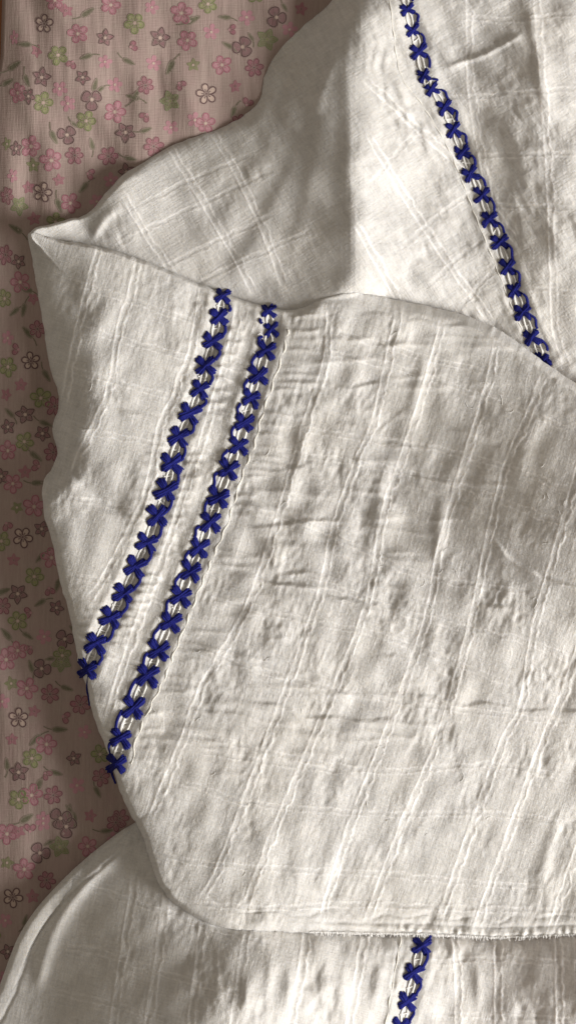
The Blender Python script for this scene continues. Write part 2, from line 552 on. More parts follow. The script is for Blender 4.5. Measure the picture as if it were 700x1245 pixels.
    spec = """D54,29 G164,28 G71,67 A95,41 d128,46 b159,57 l157,75 S51,94 G53,125 b89,75 l105,69 P128,75 d101,94 l116,103 E112,121
P140,103 A140,136 l165,116 P83,126 P73,108 G105,147 l107,15 A67,0 p81,13 A135,6 P18,46 l30,54 p45,62 l18,80 l33,98 A22,113 d35,117 l10,100 P185,9
A221,16 l235,24 G253,5 l273,21 b279,36 S195,46 A228,49 P257,39 P300,21 E336,21 H325,48 E295,57 l277,55 p366,11 P352,36 P187,77 l207,82
g235,79 A270,79 R309,82 b218,101 R177,104 l162,118 D251,114 p286,105 H207,123 b179,139 l178,158 P237,146 P208,155 S153,161 l284,136 b300,128 R187,178
E82,164 l66,167 R91,189 R132,190 l112,175 A63,195 g41,201 A38,178 d20,181 g9,175 p72,219 D52,234 b107,211 l102,228 l159,193 d154,209 A86,247 l72,250
H24,250 p42,266 P135,219 G68,270 P118,245 R9,238 P16,214 p35,228 l19,278 R7,310 d23,318 A25,343 l32,352 G6,363 p41,363 l18,379 l29,377 R46,400
P10,411 l34,404 b23,425 D38,439 G10,446 p26,468 l57,457 R67,494 G50,484 S31,504 p8,480 l12,502 G30,537 l56,515 d52,527 d10,519 R65,550 A10,548 l44,555
b48,567 p31,574 A16,588 l47,587 d2,579 g21,617 A42,616 b8,636 D28,653 d51,643 G2,658 p17,681 l49,678 A63,678 G42,701 S22,722 b60,715 l70,712 l49,733
d69,739 R4,737 l4,719 G22,755 b38,745 P54,774 l34,773 b38,787 E79,777 l8,771 G76,797 A22,791 A8,802 E51,813 l38,810 H75,805 g14,831 A33,837 R61,844
l82,837 R98,857 p42,865 D23,873 P3,853 b77,871 l73,887 P103,890 p15,899 A57,905 l43,900 G39,922 d90,922 G122,917 S23,939 l9,929 b55,940 l69,940
R123,945 l119,963 G23,972 R65,967 P94,955 A39,967 l47,956 l85,986 E74,995 p110,992 l33,995 P53,995 R146,995 E81,1005 P53,1001 R141,1000 l130,1010
A107,1029 H73,1030 E49,1037 p23,1011 A9,1014 b37,1011 g9,1049 A30,1057 R57,1070 D16,1091 p40,1090 P7,1119 d10,1157 l31,1119 P140,1020 G120,1060
p330,110 A250,150 R290,150 P390,-10 G310,-8 S350,-30 R270,-25 A200,-20 G110,-20 S30,-15 P5,1190 G-8,1140 A-12,1075 R-15,990 S-14,900 G-14,870 P-16,930
R-12,700 A-14,610 G-12,560 S-10,480 P-12,420"""
    for tok in spec.split():
        k = tok[0]; a_, b_ = tok[1:].split(',')
        motif(k, float(a_), float(b_))
    for _ in range(130):
        side_ = rng.random()
        if side_ < .6: uu, vv_ = rng.uniform(10, 780), rng.uniform(-330, -42)
        elif side_ < .8: uu, vv_ = rng.uniform(-50, 60), rng.uniform(1265, 1600)
        else: uu, vv_ = rng.uniform(-40, -24), rng.uniform(500, 1250)
        motif(rng.choice('ADGgSHREPPppddblll'), uu, vv_)
    V = np.concatenate(verts)
    fs = [np.concatenate(faces4)] + ([np.concatenate(faces3)] if faces3 else [])
    uvw = np.column_stack([V[:, 0] * .01, V[:, 1] * .01, np.zeros(len(V))])
    me = make_mesh('bedsheet', W(V[:, 0], V[:, 1], V[:, 2]), fs, M_SHEET,
                   {'ink': ('FLOAT_COLOR', np.concatenate(ink)), 'cloth': ('FLOAT_VECTOR', uvw)})
    o = link('bedsheet', me)
    o['label'] = 'faded pink bedsheet printed with small pink, plum and green flowers under the white tunic'
    o['category'] = 'bedsheet'
    # wooden side rail of the bed, far below the rounded edge
    x0, x1, y0, y1, z0, z1 = -420, -8, -420, 1700, -330, -262
    b = Bundle()
    pts = np.array([(x0, y0, z0), (x1, y0, z0), (x1, y1, z0), (x0, y1, z0), (x0, y0, z1), (x1, y0, z1), (x1, y1, z1), (x0, y1, z1)], float)
    pts2 = pts.copy()
    b.add(pts, np.array([(0, 1, 2, 3), (4, 7, 6, 5), (0, 4, 5, 1), (1, 5, 6, 2), (2, 6, 7, 3), (3, 7, 4, 0)]))
    me = make_mesh('bed_rail', np.column_stack([(pts[:, 0] - CU) * S, (CV - pts[:, 1]) * S, pts[:, 2] * S]),
                   [b.F[0]], M_WOOD)
    me.polygons.foreach_set('use_smooth', np.zeros(len(me.polygons), bool))
    r = link('bed_rail', me)
    r['label'] = 'brown wooden bed rail showing past the edge of the floral sheet'
    r['category'] = 'bed rail'
bed()
Zsheet = sheet_z(GU, GV).astype(np.float32)

# ------------------------------------------------------------------ the tunic
tunic = bpy.data.objects.new('tunic', None)
SC.collection.objects.link(tunic)
tunic.location = (0, 0, 0)
tunic['label'] = 'crinkled white cotton tunic with navy blue cross-stitch bands, sleeve folded across on the floral sheet'
tunic['category'] = 'tunic'

WIGU = 0.6 * noise(21, 30, 30, 0) + 0.3 * noise(22, 9, 9, 0)
WIGV = 0.6 * noise(23, 30, 30, 0) + 0.3 * noise(24, 9, 9, 0)
BRK = noise(25, 16, 16, 0)
GRAIN = noise(26, 3.2, 3.2, 0)

def double_cord(F, C, pts, h=1.0, gap=4.3, sig=0.85, white=1.0, groove=0.4):
    r = stroke(pts, 14, WIGU, WIGV)
    if r is None: return
    w, d, t = r
    d = d + 0.5 * WIGU[w] * np.sign(d)
    g = np.exp(-((d - gap) / sig) ** 2) + np.exp(-((d + gap) / sig) ** 2)
    gw = np.exp(-((d - gap) / 1.15) ** 2) + np.exp(-((d + gap) / 1.15) ** 2)
    k = np.clip(0.88 + 0.22 * BRK[w], 0.35, 1.2) * smooth01(t / .05) * smooth01((1 - t) / .05)
    F[w] += h * k * g - groove * k * np.exp(-(d / 2.6) ** 2) - 0.35 * groove * k * np.exp(-((np.abs(d) - gap * 1.75) / 1.6) ** 2)
    C[w] = np.maximum(C[w], white * np.clip(1.15 * k * gw, 0, 1))

def drawn_line(F, C, pts, h=0.45, gap=3.4, white=0.45):
    r = stroke(pts, 12, WIGU, WIGV)
    if r is None: return
    w, d, t = r
    g = np.exp(-((d - gap) / 1.0) ** 2) + np.exp(-((d + gap) / 1.0) ** 2)
    k = np.clip(0.72 + 0.25 * BRK[w] + 0.3 * GRAIN[w], 0, 1.2) * smooth01(t / .06) * smooth01((1 - t) / .06)
    F[w] += h * k * g - 0.35 * np.exp(-(d / 2.2) ** 2)
    C[w] = np.maximum(C[w], white * np.clip(k * g, 0, 1))

def crinkle(seed, deg, big, mid, small):
    a = noise(seed, 42, 64, deg); b = noise(seed + 1, 18, 32, deg); c = noise(seed + 2, 9, 17, deg)
    d = noise(seed + 3, 40, 17, deg); e = noise(seed + 4, 3.0, 3.0, 0); g = noise(seed + 6, 2.4, 9, deg); g2 = noise(seed + 7, 9, 2.4, deg)
    rb = 0.8 - np.abs(b)
    amp = np.clip(0.75 + 0.4 * noise(seed + 5, 110, 110, 0), 0.15, 1.7)
    return big * a + amp * (mid * (0.3 * rb + 0.45 * b + 0.3 * d) + small * c) + 0.05 * e + 0.07 * g + 0.07 * g2

def row_band(F, pts, depth=2.2, w=9, puff=1.2):
    r = stroke(pts, 40)
    wdw, d, t = r
    F[wdw] += -depth * np.exp(-(d / w) ** 2) + puff * np.exp(-((np.abs(d) - w * 1.9) / 5) ** 2)

ROW1 = [(271, 360), (266, 385), (259, 414), (250, 444), (243, 474), (231, 503), (218, 531), (209, 563), (202, 595), (191, 627), (178, 660),
        (165, 689), (150, 721), (134, 751), (117, 783), (107, 813)]
ROW2 = [(327, 378), (330, 401), (324, 426), (314, 456), (305, 485), (297, 513), (290, 542), (278, 570), (266, 604), (256, 635), (243, 666),
        (232, 694), (220, 725), (208, 756), (193, 790), (180, 822), (162, 860), (147, 898), (142, 929)]
ROW3 = [(489, -14), (495, 11), (501, 36), (509, 62), (515, 92), (525, 108), (541, 131), (551, 158), (562, 185), (572, 211), (585, 237), (595, 267),
        (607, 294), (617, 325), (625, 353), (635, 380), (647, 410), (660, 437)]
ROW4 = [(514, 1120), (512, 1150), (503, 1183), (495, 1217), (487, 1248), (480, 1278)]

# ---- outline of the sleeve (it presses the layers below)
SLEEVE = [(36, 283, 3), (70, 291, 4), (110, 298, 4), (150, 308, 5), (210, 331, 5), (265, 354, 5), (300, 366, 5), (335, 375, 5), (365, 375, 6), (395, 362, 10), (430, 356, 16),
          (475, 363, 20), (520, 372, 18), (570, 385, 16), (610, 403, 13), (645, 428, 11), (675, 450, 10), (705, 470, 10), (776, 520, 10), (776, 800, 6), (776, 1136, 6), (700, 1138, 7), (630, 1141, 6), (590, 1141, 6), (550, 1139, 6), (500, 1137, 7),
          (465, 1137, 10), (400, 1135, 11), (350, 1133, 12), (290, 1130, 13), (258, 1124, 14), (225, 1107, 15), (200, 1085, 15), (185, 1053, 15), (174, 1018, 15),
          (158, 988, 15), (146, 962, 14), (138, 938, 13), (129, 910, 13), (121, 890, 13), (112, 865, 13), (106, 837, 13), (97, 808, 13), (94, 797, 13), (88, 763, 14), (84, 743, 15), (77, 721, 16), (69, 687, 17),
          (64, 658, 17), (57, 638, 17), (53, 616, 16), (51, 596, 15), (54, 584, 14), (62, 572, 13), (70, 552, 12), (65, 530, 12), (64, 515, 12), (69, 502, 13), (72, 482, 13), (63, 452, 13), (57, 425, 13),
          (52, 390, 12), (45, 348, 9), (40, 315, 5)]
sdS, rS, PS = outline_field(SLEEVE)
# the lower seam of the sleeve wanders a little
PS[:, 1] += np.where((PS[:, 1] > 1100) & (PS[:, 0] > 380), 1.3 * np.sin(PS[:, 0] / 7.3) * np.sin(PS[:, 0] / 31.0 + 1), 0)

# ---- lower body with the rounded side hem
TAIL = [(-58, 1305, 5), (-20, 1238, 5), (0, 1199, 5), (14, 1161, 5), (25, 1136, 5), (46, 1104, 5), (79, 1068, 5), (111, 1039, 5), (143, 1014, 5),
        (164, 1001, 5), (190, 985, 5), (260, 955, 6), (350, 940, 6), (600, 930, 6), (776, 930, 6), (776, 1306, 6), (400, 1306, 6), (100, 1306, 6)]
sdT, rT, PT = outline_field(TAIL)
zt = tps([(0, 1199, 6), (79, 1068, 6), (164, 1001, 6), (60, 1150, 9), (100, 1110, 15), (130, 1110, 34), (150, 1050, 24), (172, 1040, 32), (110, 1200, 50), (80, 1200, 28), (150, 1150, 54), (200, 1100, 58), (240, 1130, 72),
          (60, 1240, 26), (100, 1240, 54), (150, 1245, 84), (210, 1200, 98), (250, 1170, 96), (290, 1200, 126), (255, 1250, 134), (340, 1180, 108), (340, 1250, 118), (300, 1120, 74), (400, 1200, 94), (450, 1200, 76),
          (520, 1200, 58), (560, 1200, 50), (600, 1200, 54), (660, 1200, 76), (720, 1200, 104), (400, 1000, 30), (600, 1000, 32), (760, 1000, 45),
          (430, 1120, 46), (560, 1120, 46), (660, 1120, 60), (400, 1300, 80), (560, 1300, 48), (680, 1300, 68)])
cT = np.zeros_like(zt)
dT = crinkle(500, 104, 1.0, 0.7, 0.16)
dT *= smooth01((sdT - 14) / 40) * np.interp(GU, [150, 290], [0.35, 1.0])
for p in ([(375, 1120), (366, 1180), (352, 1250), (340, 1300)], [(446, 1120), (436, 1180), (424, 1250), (415, 1300)], [(550, 1120), (556, 1180), (558, 1300)],
          [(604, 1120), (605, 1190), (604, 1300)], [(678, 1120), (680, 1300)], [(250, 1090), (240, 1180), (225, 1300)], [(300, 1130), (290, 1200), (275, 1300)],
          [(165, 1060), (150, 1160), (135, 1260)], [(205, 1070), (190, 1180), (172, 1290)]):
    left = p[0][0] < 310
    double_cord(dT, cT, p, 0.35 if left else 0.8, white=0.35 if left else 0.9)
for p in ([(100, 1076), (150, 1092), (240, 1122), (330, 1150)], [(70, 1150), (130, 1160), (220, 1190), (300, 1210)], [(60, 1205), (140, 1222), (200, 1240)],
          [(520, 1172), (600, 1166), (700, 1172)], [(520, 1232), (600, 1236), (700, 1240)]):
    drawn_line(dT, cT, p, 0.4)
ridge(dT, [(174, 1016), (143, 1040), (114, 1064), (88, 1096), (70, 1124), (56, 1160), (44, 1210)], 7.0, 9, 8, 0.12)
for k, (a, b) in enumerate([((330, 1150), (318, 1235)), ((350, 1165), (345, 1240)), ((398, 1150), (388, 1225)), ((300, 1180), (292, 1245)), ((462, 1150), (452, 1230)), ((575, 1150), (580, 1240)), ((420, 1160), (408, 1240))]):
    ridge(dT, [a, ((a[0] + b[0]) / 2 + 3, (a[1] + b[1]) / 2), b], 2.6, 6, 7, 0.4)
row_band(dT, ROW4)
crease(dT, [(488, 1120), (476, 1190), (462, 1290)], 1.8, 3, 1.6, 3, 0.1)
zt = zt + dT
zt -= 15 * np.exp(-np.abs(np.minimum(sdS, 0)) / 12) * smooth01((GU - 300) / 60)
fT = roll(sdT, rT)
Ztail = Zsheet + (np.maximum(zt, 3) - Zsheet) * fT
Ztail = Ztail + 1.8 * np.exp(-((sdT - 9) / 7) ** 2) - 2.0 * np.exp(-((sdT - 20) / 2.2) ** 2)
Ztail = np.where(sdT > 0, np.maximum(Ztail, Zsheet + 1.0), Zsheet)
tail = layer_mesh('lower_body', (sdT, PT), Ztail, M_CLOTH, 1.1, tunic, cT, 14)

# ---- upper body
BODY = [(36, 283, 2), (71, 270, 3), (106, 260, 4), (121, 245, 6), (145, 216, 8), (170, 200, 14), (205, 179, 16), (240, 165, 18), (270, 155, 18), (300, 138, 18), (316, 120, 18),
        (321, 95, 18), (331, 74, 18), (346, 53, 18), (371, 30, 18), (404, 0, 9), (440, -40, 9), (470, -57, 9), (620, -57, 9), (776, -57, 9), (776, 300, 9), (776, 640, 9),
        (600, 600, 9), (450, 560, 9), (300, 500, 9), (200, 430, 8), (110, 360, 5), (60, 315, 3)]
sdB, rB, PB = outline_field(BODY)
zb = tps([(36, 283, 30), (70, 274, 21), (104, 266, 11), (112, 285, 12), (125, 260, 22), (150, 235, 30), (150, 275, 24), (200, 200, 16), (200, 260, 20), (260, 175, 13), (250, 240, 23),
          (210, 320, 23), (280, 300, 29), (300, 200, 25), (330, 120, 14), (345, 70, 12), (400, 15, 17), (330, 330, 36), (340, 250, 39), (370, 200, 47), (370, 300, 48), (375, 100, 38),
          (400, 60, 48), (405, 330, 62), (405, 240, 66), (405, 150, 62), (420, 90, 64), (430, 20, 58), (426, 280, 82), (426, 200, 80), (428, 350, 76), (450, 150, 64), (455, 250, 66), (465, 350, 60), (490, 250, 46), (500, 150, 46),
          (480, 60, 50), (530, 300, 42), (560, 380, 38), (600, 380, 36), (540, 90, 44), (580, 150, 40), (600, 40, 46), (640, 40, 54), (590, 220, 34), (610, 280, 34), (660, 100, 74), (655, 200, 70), (665, 300, 62), (700, 100, 60), (700, 300, 66), (680, 400, 46),
          (760, 200, 66), (640, 460, 34), (400, 450, 36), (500, 480, 34), (300, 430, 20), (180, 380, 14), (700, 560, 30)], lam=0.6)
cB = np.zeros_like(zb)
dB = crinkle(540, 58, 1.0, 0.5, 0.12)
dB *= np.where(GU < 425, np.interp(GU, [330, 420], [0.6, 0.35]), np.interp(GU, [425, 470], [0.5, 1.25]))
for p in ([(205, 176), (224, 208), (245, 242), (282, 305), (310, 360)], [(148, 232), (168, 268), (196, 312), (215, 340)], [(258, 160), (290, 215), (322, 284), (345, 350)],
          [(440, 92), (490, 140), (550, 195), (592, 246), (630, 300)], [(445, 160), (490, 235), (535, 305), (570, 355), (600, 396)], [(432, 270), (462, 325), (488, 372)],
          [(570, -20), (570, 60), (573, 120), (590, 220), (608, 310), (620, 350)], [(650, -20), (656, 60), (662, 140), (668, 240), (671, 330), (674, 400), (690, 450)]):
    double_cord(dB, cB, p, 0.38, gap=3.7, white=0.8, groove=.3)
for p in ([(140, 300), (190, 274), (250, 246), (330, 208)], [(190, 330), (250, 300), (330, 262)], [(170, 250), (220, 225), (300, 190)], [(240, 345), (300, 315), (380, 280)],
          [(450, 225), (480, 190), (505, 160)], [(490, 300), (530, 265), (575, 232)], [(545, 395), (580, 350), (612, 318)], [(520, 350), (556, 315), (590, 290)],
          [(540, 120), (600, 116), (700, 108)], [(585, 190), (640, 188), (700, 186)], [(600, 250), (660, 252), (700, 254)], [(560, 20), (620, 24), (700, 16)], [(640, 350), (700, 356)]):
    drawn_line(dB, cB, p, 0.3, white=0.6)
# folds
ridge(dB, [(108, 296), (118, 280), (132, 262), (150, 250)], 5, 5, 9, 0.3)
ridge(dB, [(385, 150), (352, 215), (318, 285), (292, 325), (262, 375)], 5, 14, 26, 0.35)
ridge(dB, [(412, 60), (400, 88), (388, 118), (374, 154)], 2.6, 3.5, 8, 0.35)
ridge(dB, [(426, 20), (424, 80), (428, 150), (427, 220), (434, 290), (430, 370)], 6.5, 13, 40, 0.3)
ridge(dB, [(535, 86), (560, 76), (590, 66), (640, 38)], 3.5, 3.5, 4, 0.2)
ridge(dB, [(640, -10), (652, 60), (660, 110), (668, 160)], 4.5, 7, 10, 0.25)
ridge(dB, [(398, 30), (372, 90), (345, 150), (300, 230), (235, 320)], 3.2, 14, 20, 0.4)
ridge(dB, [(404, 60), (392, 140), (380, 220), (352, 330), (335, 380)], 3.4, 12, 18, 0.4)
ridge(dB, [(345, 90), (310, 160), (262, 220), (215, 270)], 2.4, 14, 18, 0.4)
# the seam beside the stitched band, with its small gathers
crease(dB, [(468, -20), (476, 40), (486, 92), (512, 128), (540, 176), (566, 236), (596, 306), (618, 366), (640, 416)], 1.6, 3.5, 2.2, 3.2, 0.05)
_sm = spline([(474, 30), (484, 88), (510, 128), (538, 178), (556, 215)], 5)
_rg = random.Random(12)
for off, amp_, h_ in ((-13, 3.5, 2.6), (-25, 5.0, 2.8), (-36, 4.0, 1.6)):
    ph = _rg.uniform(0, 6); pts = []
    for k_, (u, v) in enumerate(_sm):
        ph += _rg.uniform(.45, .95)
        w_ = amp_ * math.sin(ph) * min(1, (len(_sm) - k_) / 12)
        sh = min(1.0, (len(_sm) - k_) / 18 + .25)
        pts.append((u + (off + w_) * .85 * sh, v - (off + w_) * .35 * sh + _rg.uniform(-1, 1)))
    ridge(dB, pts, h_ * .9, 4.0, 5.0, 0.2)
    for q_ in range(2, len(pts) - 6, 5):
        (u, v) = pts[q_]
        ridge(dB, [(u - 9, v - 4), (u + 1, v + 1), (u + 11, v + 5)], _rg.uniform(.1, .3), 4.5, 4.5, 0.4)
ridge(dB, [(440, 88), (470, 112), (505, 152), (545, 190), (580, 228)], 2.4, 4, 5, 0.15)
row_band(dB, ROW3, 2.0, 8, 1.0)
zb = zb + dB
zb -= 20 * np.exp(-np.abs(np.minimum(sdS, 0)) / 16) * smooth01((GU - 380) / 120)
zb *= np.interp(sdB, [0, 60], [0.9, 1.0])
fB = roll(sdB, rB)
under = np.where(sdT > 0, Ztail, Zsheet)
Zbody = under + (np.maximum(zb, 4) - under) * fB * (1 - 0.9 * smooth01(sdS / 34))
Zbody = np.where(sdB > 0, np.maximum(Zbody, under + 1.0), under)
body = layer_mesh('upper_body', (sdB, PB), Zbody, M_CLOTH, 1.05, tunic, cB, -32)

# ---- the sleeve
zs = tps([(60, 300, 36), (110, 310, 42), (180, 335, 44), (100, 400, 48), (120, 480, 50), (200, 420, 46), (260, 380, 42), (110, 540, 46), (170, 560, 46), (80, 600, 44), (120, 650, 52), (200, 650, 50),
          (110, 720, 52), (160, 760, 52), (140, 850, 50), (180, 900, 54), (240, 480, 44), (300, 400, 42), (350, 385, 48), (330, 460, 48), (280, 600, 48), (260, 700, 54), (240, 800, 58),
          (400, 390, 62), (440, 420, 60), (400, 480, 56), (480, 390, 66), (500, 460, 62), (550, 410, 64), (620, 440, 76), (700, 490, 104), (420, 560, 58), (480, 560, 62), (560, 520, 74), (620, 530, 95), (690, 560, 124),
          (380, 640, 60), (440, 640, 66), (500, 640, 74), (560, 620, 88), (620, 620, 114), (690, 650, 148), (760, 700, 158), (620, 690, 112), (690, 735, 126), (540, 720, 84), (460, 720, 72), (380, 720, 66), (320, 720, 62), (300, 640, 52),
          (620, 790, 92), (690, 800, 98), (540, 800, 76), (460, 800, 70), (380, 800, 66), (300, 820, 64), (690, 880, 80), (600, 880, 72), (500, 890, 66), (400, 890, 64), (300, 900, 64), (220, 920, 60),
          (690, 980, 70), (600, 980, 66), (500, 980, 66), (400, 980, 68), (300, 980, 68), (220, 1000, 64), (690, 1080, 68), (600, 1080, 60), (500, 1080, 62), (400, 1080, 68), (300, 1080, 86), (250, 1070, 80), (350, 1100, 84), (760, 1000, 80), (760, 500, 118)], lam=0.8)
cS = np.zeros_like(zs)
amp = np.interp(GV, [850, 920], [1.0, 0.8]) * np.where(GU < 200, 0.75, 1.0) * (1 - 0.28 * smooth01((GU - 430) / 90) * smooth01((760 - GV) / 120))
dS = crinkle(700, 110, 0.95, 0.5, 0.16) * amp
# cords running down the sleeve
COL = [[(122, 296), (110, 340), (97, 392), (85, 452), (78, 490)], [(170, 312), (158, 360), (145, 402), (134, 470), (118, 510), (100, 548), (88, 580)],
       [(247, 345), (232, 430), (219, 460), (210, 490), (196, 515), (180, 594), (160, 640), (128, 700), (100, 740)],
       [(292, 362), (280, 420), (262, 482), (245, 540), (226, 592), (205, 660), (182, 720), (160, 780), (144, 827), (131, 875)],
       [(400, 362), (397, 434), (370, 520), (340, 625), (300, 740), (248, 831), (222, 900), (176, 1012)],
       [(487, 362), (470, 445), (454, 516), (434, 560), (406, 642), (388, 725), (341, 857), (325, 900), (267, 1053), (236, 1106)],
       [(541, 376), (520, 460), (488, 560), (466, 626), (446, 735), (400, 854), (380, 900), (321, 1041), (290, 1130)],
       [(606, 402), (592, 470), (560, 575), (535, 664), (516, 760), (466, 900), (424, 1010), (386, 1134)],
       [(664, 440), (648, 490), (614, 570), (588, 680), (570, 767), (532, 900), (490, 1000), (440, 1136)],
       [(730, 490), (706, 560), (672, 680), (650, 760), (633, 860), (612, 900), (572, 1010), (526, 1138)],
       [(770, 560), (735, 690), (696, 808), (681, 852), (660, 900), (620, 1010), (574, 1140)], [(780, 820), (752, 900), (706, 1020), (666, 1138)]]
for p in COL:
    double_cord(dS, cS, p, 0.5, gap=4.0, groove=0.36)
ROWS = [[(80, 340), (160, 366), (250, 396)], [(92, 397), (160, 416), (230, 435), (310, 452)], [(82, 447), (160, 470), (230, 489), (300, 505)], [(104, 524), (160, 534), (230, 546), (285, 560)],
        [(80, 605), (150, 618), (200, 640), (250, 660)], [(90, 700), (150, 712), (210, 738)], [(95, 770), (140, 800), (180, 812)], [(112, 850), (160, 862)],
        [(400, 400), (480, 425), (587, 452)], [(380, 425), (480, 446), (587, 483), (700, 525)], [(360, 520), (450, 534), (540, 547), (620, 570), (700, 600)], [(330, 548), (453, 566), (560, 591), (650, 625), (700, 640)],
        [(300, 620), (360, 632), (425, 660), (500, 697), (554, 708), (640, 720)], [(340, 700), (410, 715), (475, 740), (570, 765), (640, 780), (700, 805)], [(248, 727), (320, 742), (382, 757), (460, 772), (575, 815), (630, 835)],
        [(230, 791), (323, 817), (408, 839), (500, 856), (600, 868), (700, 880)], [(200, 891), (274, 902), (367, 924), (465, 938), (600, 930), (700, 950)], [(238, 912), (321, 926), (420, 938)],
        [(155, 933), (234, 954), (296, 975), (420, 987), (490, 990), (610, 990), (700, 1005)], [(184, 1033), (242, 1049), (362, 1058), (460, 1062), (560, 1072), (670, 1080)], [(225, 1097), (317, 1104), (420, 1100), (550, 1104), (700, 1108)]]
_rr = random.Random(4)
for p, q in zip(COL[:-1], COL[1:]):
    a_, b_ = spline(p, 20), spline(q, 20)
    for f in (0.3, 0.5, 0.7):
        n_ = min(len(a_), len(b_)); i0 = _rr.randint(0, n_ // 3); i1 = _rr.randint(2 * n_ // 3, n_)
        ia = np.linspace(0, len(a_) - 1, n_).astype(int); ib = np.linspace(0, len(b_) - 1, n_).astype(int)
        m_ = a_[ia] * (1 - f) + b_[ib] * f
        seg_ = m_[i0:i1:2]
        if len(seg_) < 3: continue
        r = stroke(seg_, 8, WIGU, WIGV)
        if r is None: continue
        w, d, t = r
        k = np.clip(0.4 + 0.6 * BRK[w] + .3 * GRAIN[w], 0, 1) * taper(t)
        dS[w] += 0.3 * k * np.exp(-(d / 1.0) ** 2)
        cS[w] = np.maximum(cS[w], 0.5 * k * np.exp(-(d / 1.1) ** 2))
for p in ROWS:
    drawn_line(dS, cS, p, 0.36, white=0.55)
# folds and puckers
C = lambda pts, r, wr, v, wv, e=0.32: crease(dS, pts, r * 1.05, wr * 1.15, v, wv, max(e, 0.3))
C([(596, 652), (606, 664), (616, 677), (640, 690), (670, 701), (704, 716), (760, 735)], 6, 7, 6, 10, 0.15)
C([(575, 728), (600, 736), (628, 738)], 3, 4, 3, 5)
C([(330, 690), (360, 696), (395, 702), (428, 705)], 3, 4, 5, 6)
C([(259, 697), (316, 702), (355, 712), (403, 725), (444, 731), (480, 744)], 4, 4.5, 3.5, 5)
C([(286, 633), (331, 640), (370, 632), (400, 631), (425, 635)], 3.6, 4.5, 3.2, 5)
C([(318, 575), (355, 569), (382, 554)], 3.2, 4.5, 3, 5)
C([(240, 822), (268, 840), (293, 851), (341, 862), (393, 872), (460, 877), (512, 884)], 3.2, 7, 2.6, 8, 0.12)
C([(512, 880), (506, 900), (490, 926)], 0.5, 4, 3.0, 6)
C([(237, 742), (311, 753), (378, 772)], 2.6, 4, 2.0, 4)
C([(196, 856), (256, 869), (300, 865)], 2.6, 4, 2.4, 4.5)
C([(207, 809), (240, 806), (280, 812)], 2.0, 4, 1.6, 4)
C([(440, 790), (518, 808), (563, 831), (615, 858)], 2.6, 4, 3.4, 6)
C([(430, 843), (500, 845), (551, 856), (615, 862), (700, 866), (770, 868)], 2.8, 6, 1.8, 6, 0.12)
C([(385, 473), (432, 467), (484, 470)], 3, 4, 2.5, 4)
C([(454, 532), (478, 508), (504, 486)], 0.5, 4, 3.6, 8)
C([(388, 532), (396, 510), (404, 488)], 0.0, 4, 2.4, 5)
C([(455, 596), (464, 606), (480, 612)], 2.5, 4, 3.5, 5)
C([(405, 393), (450, 384), (500, 392), (560, 392), (610, 420), (660, 458)], 3.2, 6, 2.4, 7)
C([(120, 490), (137, 499), (176, 506), (216, 508)], 2.2, 5, 3.0, 7)
ridge(dS, [(58, 540), (70, 552), (88, 573), (110, 596), (130, 612), (160, 624)], -10, 9, 24, 0.18)
C([(340, 1098), (420, 1094), (500, 1100), (600, 1104), (700, 1106)], 1.5, 3, 1.2, 3)
ridge(dS, [(540, 590), (534, 640), (528, 690)], 4, 8, 9, 0.3)
ridge(dS, [(470, 560), (462, 600), (452, 650)], 3, 7, 8, 0.3)
ridge(dS, [(650, 500), (640, 550), (622, 610)], 2, 12, 12, 0.4)
ridge(dS, [(520, 420), (508, 470), (498, 520)], 3, 7, 9, 0.3)
ridge(dS, [(370, 520), (360, 570), (350, 610)], 3, 6, 8, 0.3)
ridge(dS, [(420, 1000), (400, 1050), (386, 1100)], 2.2, 9, 9, 0.3)
ridge(dS, [(680, 980), (668, 1030), (650, 1080)], 4, 9, 9, 0.3)
for pts, h_, wp_, wn_ in (([(285, 590), (360, 600), (440, 612), (520, 640)], 2.6, 8, 12), ([(270, 660), (340, 668), (420, 672), (500, 690), (580, 706)], 3.2, 9, 14),
        ([(255, 715), (330, 728), (410, 750), (500, 768), (590, 790), (690, 806)], 3.2, 10, 14), ([(235, 770), (320, 786), (400, 806), (480, 822), (560, 846)], 3.0, 9, 13),
        ([(320, 490), (390, 492), (450, 500), (520, 520)], 2.4, 8, 12), ([(310, 530), (380, 540), (450, 556), (530, 584)], 2.6, 8, 12), ([(330, 440), (400, 436), (460, 440), (540, 452)], 2.2, 8, 11),
        ([(210, 880), (300, 890), (400, 900), (500, 904)], 2.0, 10, 14), ([(520, 620), (580, 640), (640, 656), (700, 690)], 2.8, 9, 13), ([(480, 700), (560, 730), (640, 750), (720, 780)], 2.8, 10, 13),
        ([(540, 810), (620, 830), (700, 842)], 2.4, 9, 12)):
    ridge(dS, pts, h_, wp_, wn_, 0.35)
rng = np.random.default_rng(5)
P2 = spline(ROW2, 10)
for k in range(0, len(P2) - 1):
    u, v = P2[k]
    if rng.random() < 0.25: continue
    L = rng.uniform(22, 70) if v > 470 else rng.uniform(40, 75)
    s = rng.uniform(-0.05, 0.28) if v > 440 else rng.uniform(-0.1, 0.1)
    u0 = u + 18
    ridge(dS, [(u0, v), (u0 + L * .5, v + L * .5 * s + rng.uniform(-3, 3)), (u0 + L, v + L * s)], rng.uniform(0.9, 3.0), 3.2, 3.2, 0.35)
